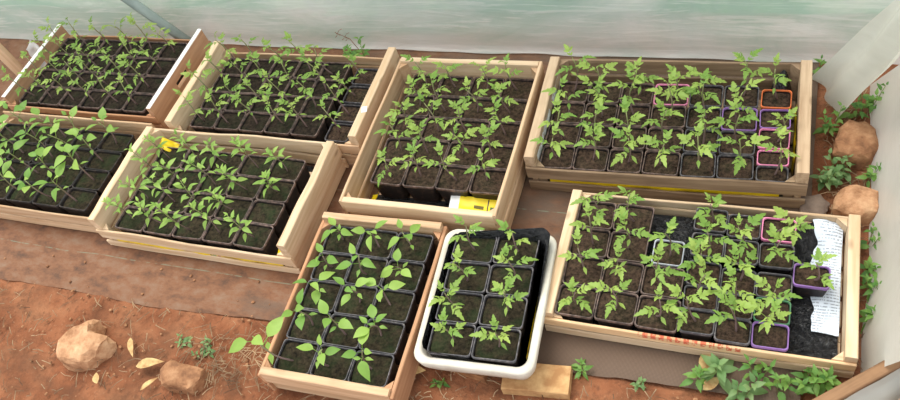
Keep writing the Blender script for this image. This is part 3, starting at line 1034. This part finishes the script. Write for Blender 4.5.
for ci, x0, x1, nm in ((3, 0.145, 0.278, 'pale crate beside the white-edged crate'), (4, 0.15, 0.283, 'wavy-slatted crate')):
    def floor_film(u, v, x0=x0, x1=x1):
        x = x0 + (x1 - x0) * u; y = -0.155 + 0.31 * v
        return (x, y, 0.0135 + 0.003 * abs(nz(x, y, 1, 35)) + 0.002 * abs(nz(x, y, 4, 80)))
    # lies under the pots
    local_sheet('black_film_liner', ci, 24, 50, lambda u, v: (floor_film(u, v)[0], floor_film(u, v)[1], min(floor_film(u, v)[2], 0.0118 if u < 0.62 else 1)), M['black_film'],
                'black plastic film on the floor at right end of %s' % nm, 'plastic sheet')

def film5(u, v):
    x = -0.172 + 0.346 * u; y = -0.212 + 0.075 * v
    return (x, y, 0.014 + 0.005 * abs(nz(x, y, 0, 30)) + 0.003 * nz(x, y, 4, 70))
local_sheet('black_film_liner', 5, 60, 14, film5, M['black_film'], 'black plastic film at the front of the tall middle crate', 'plastic sheet')

def bag5(u, v):
    x = -0.06 + 0.13 * u; y = -0.028 + 0.060 * v
    return (x, y, 0.006 * math.sin(u * 5) * 0.5 + 0.004 * nz(u * 4, v * 4) + 0.012 * v)
bx5 = CR[5]
o = link('yellow_bag', grid_mesh('yellow_bag', 18, 8, bag5, M['bag_print']), None, (bx5[0] + 0.108, bx5[1] - 0.176, 0.042), (0.15, 0, bx5[2]))
tag(o, 'yellow and white printed plastic bag folded at front of tall middle crate', 'plastic bag')
def yb(u, v): return (-0.018 + 0.03 * u + 0.004 * nz(v * 5, 1), -0.02 + 0.045 * v, 0.03 * u * u + 0.004 * nz(u * 5, v * 5))
o = link('yellow_film_scrap', grid_mesh('yellow_film_scrap', 6, 8, yb, M['yellow_film']), None, (bx5[0] - 0.155, bx5[1] - 0.175, 0.03), (0, 0, 0))
tag(o, 'small yellow plastic scrap in left front corner of tall middle crate', 'plastic scrap')

def strip(ci, x0, x1, y, z0, z1, mat, label, amp=0.003):
    xm = (x0 + x1) / 2
    def fn(u, v):
        x = (x0 - xm) + (x1 - x0) * u
        return (x, amp * nz(x * 18, v, 2) - 0.0085 * math.sin(v * PI) * (0.80 + 0.45 * nz(x * 14, 3, 9)), z0 + (z1 - z0) * v + 0.004 * nz(x * 25, 7) * v)
    cx, cy, yaw = CR[ci]
    o = link('yellow_film_liner', grid_mesh('yellow_film_liner', 60, 6, fn, mat), None,
             (cx + xm * math.cos(yaw) - y * math.sin(yaw), cy + xm * math.sin(yaw) + y * math.cos(yaw), 0.003), (0, 0, yaw))
    tag(o, label, 'plastic sheet')
strip(4, -0.26, 0.262, -0.1605, 0.012, 0.050, M['yellow_marked'], 'yellow plastic film showing through front gap of wavy-slatted crate')
strip(6, -0.255, 0.255, -0.1620, 0.020, 0.058, M['yellow_film'], 'yellow plastic film showing through front gap of back right crate')
def y6(u, v): return (0.004 * nz(u * 9, v), -0.10 + 0.16 * u, 0.02 + (0.075 + 0.01 * nz(u * 9, 3)) * v)
cx, cy, yaw = CR[6]
o = link('yellow_film_liner', grid_mesh('yellow_film_liner', 20, 6, y6, M['yellow_film']), None, (cx + 0.280, cy, 0), (0, 0, yaw))
tag(o, 'yellow plastic film inside right end of back right crate', 'plastic sheet')
def news6(u, v): return (0.003 * nz(u * 9, v * 3), -0.15 + 0.27 * u, 0.015 + (0.088 + 0.006 * nz(u * 12, 3)) * v)
o = link('printed_liner', grid_mesh('printed_liner', 24, 8, news6, M['bag_white']), None, (cx - 0.2835, cy, 0), (0, 0, yaw))
tag(o, 'greyish white plastic liner inside left end of back right crate', 'plastic sheet')
def blk6(u, v):
    x = 0.05 * u; y = 0.05 * v
    return (x - 0.025, y - 0.025, 0.02 + 0.075 * math.sin(u * PI) * (0.4 + 0.6 * v) + 0.01 * nz(u * 4, v * 4))
o = link('black_film_bulge', grid_mesh('black_film_bulge', 14, 14, blk6, M['black_film']), None, (cx + 0.245, cy + 0.130, 0.01), (0, 0, yaw))
tag(o, 'black plastic film bunched in back corner of back right crate', 'plastic sheet')
def ysc(u, v): return (-0.026 + 0.048 * u + 0.006 * nz(v * 4, 1), -0.012 + 0.030 * v, 0.012 * math.sin(u * 3 + v * 2) + 0.005 * nz(u * 5, v * 5))
o = link('yellow_film_scrap', grid_mesh('yellow_film_scrap', 10, 8, ysc, M['yellow_film']), None, (CR[4][0] - 0.228, CR[4][1] + 0.128, 0.080), (0.5, 0.1, -0.3))
tag(o, 'yellow plastic scrap sticking up in back corner of wavy-slatted crate', 'plastic scrap')
def ysc2(u, v): return (-0.012 + 0.024 * u, -0.01 + 0.02 * v, 0.006 * math.sin(u * 3))
o = link('yellow_film_scrap', grid_mesh('yellow_film_scrap', 6, 6, ysc2, M['yellow_film']), None, (CR[4][0] + 0.262, CR[4][1] - 0.148, 0.055), (0.5, 0.2, 0))
tag(o, 'tiny yellow plastic scrap in front right corner of wavy-slatted crate', 'plastic scrap')
def y9(u, v): return (0.001 * nz(u * 9, v) + 0.003 * v, -0.12 + 0.14 * u, 0.03 + 0.036 * v)
o = link('yellow_film_liner', grid_mesh('yellow_film_liner', 16, 5, y9, M['yellow_film']), None, (CR[9][0] + 0.1060, CR[9][1], 0.024), (0, 0, CR[9][2]))
tag(o, 'yellow plastic strip inside right wall of white tray', 'plastic sheet')
# white paper tag on the right end of crate 3
o = link('paper_tag', plank_mesh('paper_tag', 0.016, 0.020, 0.001, M['tape'], 5, 0, 0, None, 1), None, (CR[3][0] + 0.298, CR[3][1] - 0.072, 0.1262), (0, 0, 0.3))
tag(o, 'small white paper tag stuck on a pale crate end', 'paper tag')

# ------------------------------------------------------------------ ground objects
def rock(name, label, cx, cy, outline, h, mat, seed, flat=0.55):
    """stone from a plan outline (list of local x,y), domed and chipped"""
    n = len(outline)
    cxm = sum(p[0] for p in outline) / n; cym = sum(p[1] for p in outline) / n
    bm = bmesh.new()
    bmesh.ops.create_icosphere(bm, subdivisions=3, radius=1.0)
    for v in bm.verts:
        a = math.atan2(v.co.y, v.co.x)
        best = 0
        # radius of the outline along angle a
        r = 0.0
        for i in range(n):
            x1, y1 = outline[i][0] - cxm, outline[i][1] - cym
            x2, y2 = outline[(i+1) % n][0] - cxm, outline[(i+1) % n][1] - cym
            den = math.cos(a) * (y2 - y1) - math.sin(a) * (x2 - x1)
            if abs(den) < 1e-9: continue
            t = (x1 * (y2 - y1) - y1 * (x2 - x1)) / den
            s = (x1 * math.sin(a) - y1 * math.cos(a)) / den if den else 0
            s = -s if False else s
            px, py = t * math.cos(a), t * math.sin(a)
            L2 = (x2 - x1) ** 2 + (y2 - y1) ** 2
            q = ((px - x1) * (x2 - x1) + (py - y1) * (y2 - y1)) / L2
            if t > 0 and -1e-4 <= q <= 1.0001: r = max(r, t)
        rr = math.hypot(v.co.x, v.co.y)
        z = v.co.z
        k = rr ** 0.55 if rr > 0 else 0
        wob = 1 + 0.16 * nz(v.co.x * 2.2, v.co.y * 2.2, seed + v.co.z) + 0.05 * nz(v.co.x * 6, v.co.y * 6, seed + v.co.z * 3)
        v.co.x = math.cos(a) * r * k * wob
        v.co.y = math.sin(a) * r * k * wob
        zz = math.copysign(abs(z) ** flat, z) * h
        v.co.z = zz * (1 + 0.38 * nz(v.co.x * 16, v.co.y * 16, seed)) + 0.10 * h * nz(v.co.x * 45, v.co.y * 45, seed)
        if v.co.z < -0.012: v.co.z = -0.012
    me = bpy.data.meshes.new(name)
    bm.to_mesh(me); bm.free()
    me.materials.append(mat)
    o = link(name, me, None, (cx, cy, 0.004))
    return tag(o, label, 'rock')

rock('ochre_rock', 'heart-shaped ochre limestone rock lying on the red earth', -0.275, -0.812,
     [(-0.085, -0.030), (-0.080, 0.025), (-0.035, 0.060), (0.0, 0.062), (0.012, 0.025), (0.055, 0.028), (0.060, -0.005), (0.035, -0.050), (-0.02, -0.068), (-0.06, -0.058)], 0.050, M['rock_ochre'], 3)
rock('blocky_rock', 'blocky ochre rock right of the heart-shaped rock', 0.042, -0.842,
     [(-0.055, -0.022), (-0.050, 0.030), (-0.015, 0.026), (0.052, 0.028), (0.058, -0.005), (0.040, -0.030), (-0.03, -0.034)], 0.042, M['rock_orange'], 9, 0.35)
rock('orange_block', 'angular orange brown stone block in weeds right of the back right crate', 1.447, -0.012,
     [(-0.050, -0.045), (-0.042, 0.030), (-0.018, 0.062), (0.035, 0.052), (0.045, -0.03), (0.02, -0.055)], 0.055, M['rock_orange'], 15, 0.35)
rock('round_stone', 'rounded tan stone behind the corner of the front right crate', 1.452, -0.178,
     [(-0.048, -0.025), (-0.040, 0.03), (0.0, 0.045), (0.04, 0.035), (0.045, -0.02), (0.0, -0.045)], 0.045, M['rock_ochre'], 21)
rock('flat_stone', 'flat grey brown stone at front right foot of the back right crate', 1.372, -0.185,
     [(-0.028, -0.025), (-0.026, 0.022), (0.01, 0.032), (0.030, 0.01), (0.022, -0.026)], 0.016, simple_mat('grey_stone', srgb(140, 122, 108), srgb(104, 88, 78), 0.9, 30, 0.4), 27, 0.3)

def slab(label, cx, cy, L, B, H, rz, mat, seed):
    o = link('clay_slab', plank_mesh('clay_slab', L, B, H, mat, seed, 0.001, 0.001), None, (cx, cy, -0.006), (0, 0, rz))
    return tag(o, label, 'slab')
slab('tan clay slab under the front right corner of the white tray', 0.862, -0.692, 0.140, 0.062, 0.030, 0.10, M['slab'], 31)
slab('brown slab under the front left corner of the white tray', 0.690, -0.682, 0.135, 0.050, 0.028, -0.12, M['slab_dark'], 32)

# planks at the right front corner
PA = 0.706
def along(off, z): return (1.4635 + math.sin(PA) * off, -0.6085 - math.cos(PA) * off, z)
o = link('plank', plank_mesh('plank', 0.30, 0.022, 0.094, M['plank_dark'], 41, 0.001), None, along(0, -0.004), (0, 0, PA))
tag(o, 'weathered brown plank standing on edge in the bottom right corner', 'plank')
o = link('plank', plank_mesh('plank', 0.30, 0.024, 0.060, M['slat_weather'], 42, 0.001), None, along(0.062, -0.004), (0, 0, PA))
tag(o, 'lower grey plank at the very bottom right corner', 'plank')
def tail(u, v):
    x = -0.15 + 0.30 * u
    return (x, -0.0125 - 0.036 * v - 0.002 * nz(x * 20, v * 3), 0.080 - 0.055 * v ** 0.7 + 0.006 * nz(x * 14, v * 2))
o = link('film_strip', grid_mesh('film_strip', 30, 8, tail, M['film_flap']), None, along(0, 0.0), (0, 0, PA))
tag(o, 'white plastic film strip squeezed between two planks at bottom right', 'plastic sheet')

# grey pole leaning against the film
o = link('metal_pole', tube_mesh('metal_pole', [(-0.506, 0.236, 0.0), (-0.668, 0.240, 0.220), (-0.935, 0.26, 0.61), (-1.24, 0.28, 1.15)], 0.0165, M['pole'], 16))
tag(o, 'grey galvanised metal pole slanting up behind the white-edged crate', 'pole')

# stakes at the left edge
o = link('wooden_stake', plank_mesh('wooden_stake', 0.20, 0.018, 0.042, M['pine_warm'], 51, 0.001), None, (-1.165, 0.062, 0.095), (0, PI/2 - 0.06, 0.15))
tag(o, 'short upright wooden stake at the left edge beside the white-edged crate', 'stake')
def whs(u, v): return (-0.035 + 0.07 * u + 0.01 * nz(u * 3, v * 3), 0.012 * math.sin(u * 4) + 0.01 * nz(u * 4, v * 4, 2), 0.115 * v * (1 - 0.6 * abs(u - 0.45)) + 0.002)
o = link('white_sheet', grid_mesh('white_sheet', 12, 12, whs, M['bag_white']), None, (-1.085, 0.120, 0.0), (-0.15, 0, 0.2))
tag(o, 'white crumpled plastic sheet standing behind the wooden stake', 'plastic sheet')
o = link('board_offcut', plank_mesh('board_offcut', 0.26, 0.012, 0.075, M['slat_weather'], 52, 0.002), None, (-1.06, -0.075, 0.003), (0, 0, 1.35))
tag(o, 'weathered board offcut on edge left of the white-edged crate', 'board')

# dry leaves
def dry_leaf(cx, cy, L, W, rz, label, curl=0.3):
    V, F = [], []
    add_leaflet(V, F, (-0.5, 0, 0.12), 0, 1.0, W / L, OVATE, curl, 0.25, 0.25)
    o = link('dry_leaf', mesh('dry_leaf', V, F, M['dry_leaf'], True), None, (cx, cy, 0.004), (0, 0, rz), (L, L, L))
    return tag(o, label, 'dry leaf', 'dry leaves on the ground')
dry_leaf(-0.068, -0.826, 0.075, 0.026, 0.35, 'pale curled dry leaf between the two front rocks')
dry_leaf(0.590, -0.722, 0.060, 0.030, 0.2, 'brown dry leaf between narrow crate and white tray')
dry_leaf(1.190, -0.592, 0.050, 0.034, 1.9, 'pale dry leaf standing below the red-stamped slat', 0.5)
dry_leaf(-0.045, -0.872, 0.05, 0.014, 0.9, 'thin dry leaf below the pale curled leaf')
dry_leaf(-0.20, -0.885, 0.032, 0.018, 2.2, 'small yellowish dry leaf at bottom edge below heart-shaped rock')
dry_leaf(-0.145, -0.795, 0.06, 0.016, -0.9, 'grey dry leaf touching right side of heart-shaped rock')
dry_leaf(1.205, -0.635, 0.045, 0.022, 0.8, 'brown dry leaf among weeds at bottom right')

# loose straw and pebbles on the earth
def straw():
    rng = random.Random(5)
    V, F = [], []
    for _ in range(1100):
        q = rng.random()
        if q < 0.62: x, y = rng.uniform(-0.75, 1.3), rng.uniform(-1.0, -0.675)
        elif q < 0.82: x, y = rng.uniform(1.385, 1.47), rng.uniform(-0.58, 0.2)
        else: x, y = rng.gauss(0.15, 0.09), rng.gauss(-0.79, 0.05)
        if y > -0.672 and x < 1.38: continue
        L = rng.uniform(0.008, 0.045); a = rng.uniform(0, PI); w = rng.uniform(0.0005, 0.0012)
        z0 = 0.004 + rng.uniform(0, 0.004); z1 = z0 + rng.uniform(-0.003, 0.006)
        bend = rng.uniform(-.3, .3)
        p = [Vector((x - math.cos(a) * L/2, y - math.sin(a) * L/2, z0)), Vector((x + bend * L * -math.sin(a) * .3, y + bend * L * math.cos(a) * .3, (z0 + z1)/2 + 0.002)),
             Vector((x + math.cos(a) * L/2, y + math.sin(a) * L/2, z1))]
        b = len(V)
        sd = Vector((-math.sin(a), math.cos(a), 0)) * w
        for c in p:
            V += [c - sd, c + sd, c + Vector((0, 0, w * 1.3))]
        for i in range(2):
            for k in range(3):
                F.append((b + i*3 + k, b + i*3 + (k+1) % 3, b + i*3 + 3 + (k+1) % 3, b + i*3 + 3 + k))
    return mesh('straw_litter', V, F, M['straw'])
tag(link('straw_litter', straw()), 'scattered straw and dry stalk litter on the red earth', 'litter', kind='stuff')

def pebbles():
    rng = random.Random(8)
    bm = bmesh.new()
    for _ in range(420):
        x, y = rng.uniform(-0.85, 1.25), rng.uniform(-1.02, -0.56)
        if -0.56 > y > -0.66 and rng.random() < 0.55: continue
        if 0.24 < x < 0.62 and y > -0.84: continue
        if x > 0.6 and y > -0.66: continue
        r = rng.uniform(0.0012, 0.0045)
        m = Matrix.Translation((x, y, 0.003 if y > -0.66 else 0.001)) @ Matrix.Rotation(rng.uniform(0, 6), 4, 'Z') @ Matrix.Diagonal((r * 1.3, r, r * 0.7, 1))
        bmesh.ops.create_icosphere(bm, subdivisions=1, radius=1.0, matrix=m)
    me = bpy.data.meshes.new('earth_crumbs')
    bm.to_mesh(me); bm.free()
    me.materials.append(M['rock_orange'])
    return me
tag(link('earth_crumbs', pebbles()), 'small crumbs of red earth and gravel strewn in front of the crates', 'gravel', kind='stuff')

# ------------------------------------------------------------------ weeds
def weed(x, y, label, n=3, h=0.06, leaf=0.04, kind='weed', spread=0.03, seed=0, pairs=4, z=0.0):
    rng = random.Random(seed)
    root = empty('weed', (x, y, z), rng.uniform(0, 6))
    tag(root, label, 'weed', 'weeds growing around the crates')
    for k in range(max(2, n - 1)):
        a = rng.uniform(0, 2 * PI)
        r = spread * rng.uniform(.3, 1.0)
        hh = h * rng.uniform(.7, 1.15)
        bx, by = r * 0.3 * math.cos(a), r * 0.3 * math.sin(a)
        tx, ty = r * math.cos(a), r * math.sin(a)
        c = lambda t: Vector((bx + (tx - bx) * t, by + (ty - by) * t, -0.006 + (hh + 0.006) * t))
        st = link('stem', tube_mesh('stem', [c(i / 4) for i in range(5)], [0.0013 * (1 - .4 * i / 4) for i in range(5)], M['stem_weed'], 5), root)
        a0 = rng.uniform(0, PI)
        for i in range(pairs):
            t = 0.30 + 0.70 * i / (pairs - 1)
            for s in (0, 1):
                put_leaf(st, kind, c(t), a0 + i * PI / 2 + s * PI + rng.uniform(-.3, .3), 0.05 + 0.25 * i + rng.uniform(-.15, .15),
                         leaf * 0.9 * (1.0 - 0.14 * i) * rng.uniform(.7, 1.15), rng)
    return root

W = [
    (1.470, 0.105, 'leafy weed beside the hanging film flap', 5, .07, .036, 'weed', .05),
    (1.440, 0.075, 'leafy weed just below the hanging film flap', 3, .05, .034, 'weed', .03),
    (1.398, 0.032, 'leafy weed against right end of the back right crate', 4, .06, .036, 'weed', .03),
    (1.392, -0.118, 'low weed between the flat stone and the round stone', 4, .04, .034, 'weedg', .035),
    (1.428, -0.098, 'low weed between the orange block and the round stone', 5, .05, .034, 'weedg', .045),
    (1.478, -0.088, 'leafy weed right of the orange block', 4, .05, .034, 'weed', .035),
    (1.478, -0.275, 'weed at right end of front crate below the round stone', 3, .05, .034, 'weed', .03),
    (1.470, -0.335, 'weed halfway along right end of the front crate', 3, .04, .036, 'weed', .025),
    (1.482, -0.395, 'weed near front corner at right end of front crate', 3, .04, .036, 'weed', .025),
    (1.478, -0.452, 'rosette weed at front right corner of the front crate', 3, .04, .048, 'weed', .02),
    (1.215, -0.612, 'tall grey-green weed in front of the red-stamped slat', 2, .075, .052, 'weedg', .015),
    (1.172, -0.630, 'bright green weed left of the grey-green weed', 3, .05, .036, 'weed', .03),
    (1.255, -0.660, 'big-leaved weed at the bottom edge below the grey-green weed', 3, .045, .046, 'weedg', .05),
    (1.285, -0.602, 'leafy weed right of the grey-green weed by the front slat', 3, .06, .036, 'weed', .03),
    (1.325, -0.632, 'bushy weed at bottom edge in front of the front right crate', 3, .05, .036, 'weed', .04),
    (1.362, -0.608, 'spreading weed before the empty end of the front crate', 3, .04, .036, 'weed', .04),
    (1.398, -0.598, 'bright weed at front right corner of the front crate', 4, .05, .046, 'weed', .03),
    (0.940, -0.652, 'small weed beside the tan clay slab', 3, .028, .032, 'weed', .02),
    (1.066, -0.655, 'tiny pale seedling weed on the earth before the front crate', 3, .015, .018, 'weedg', .025),
    (0.655, -0.738, 'tiny weed sprout in front of the white tray', 3, .012, .020, 'weed', .012),
    (0.052, -0.775, 'low trailing weed above the blocky rock', 6, .014, .020, 'weedg', .05),
    (-0.010, -0.757, 'low trailing weed up and left of the blocky rock', 4, .012, .020, 'weedg', .03),
    (0.122, 0.192, 'green weed behind the gap between two back crates', 7, .095, .040, 'weed', .04),
    (1.372, 0.215, 'green weed tip behind right end of the back right crate', 3, .06, .034, 'weed', .02),
]
for i, (x, y, lab, n, h, lf, kd, sp) in enumerate(W):
    weed(x, y, lab, n, h, lf, kd, sp, seed=300 + i)

# dry reddish seed stalk behind crates
def stalk():
    root = empty('dry_seed_stalk', (0.095, 0.205, 0.0))
    tag(root, 'dry reddish seed stalk behind the back crates', 'dry stalk')
    main = [(0.0, 0, 0), (0.02, 0.005, 0.05), (0.01, 0.0, 0.095), (-0.03, 0.0, 0.12)]
    st = link('stem', tube_mesh('stem', main, [0.0014, 0.0012, 0.001, 0.0006], M['twig_red'], 5), root)
    rng = random.Random(4)
    for k in range(7):
        p = Vector(main[2]).lerp(Vector(main[3]), k / 6)
        q = p + Vector((rng.uniform(-.018, .018), rng.uniform(-.012, .012), rng.uniform(-.008, .015)))
        link('twig', tube_mesh('twig', [p, p.lerp(q, .5) + Vector((0, 0, .004)), q], [0.0007, 0.0006, 0.0010], M['twig_red'], 4), root)
stalk()
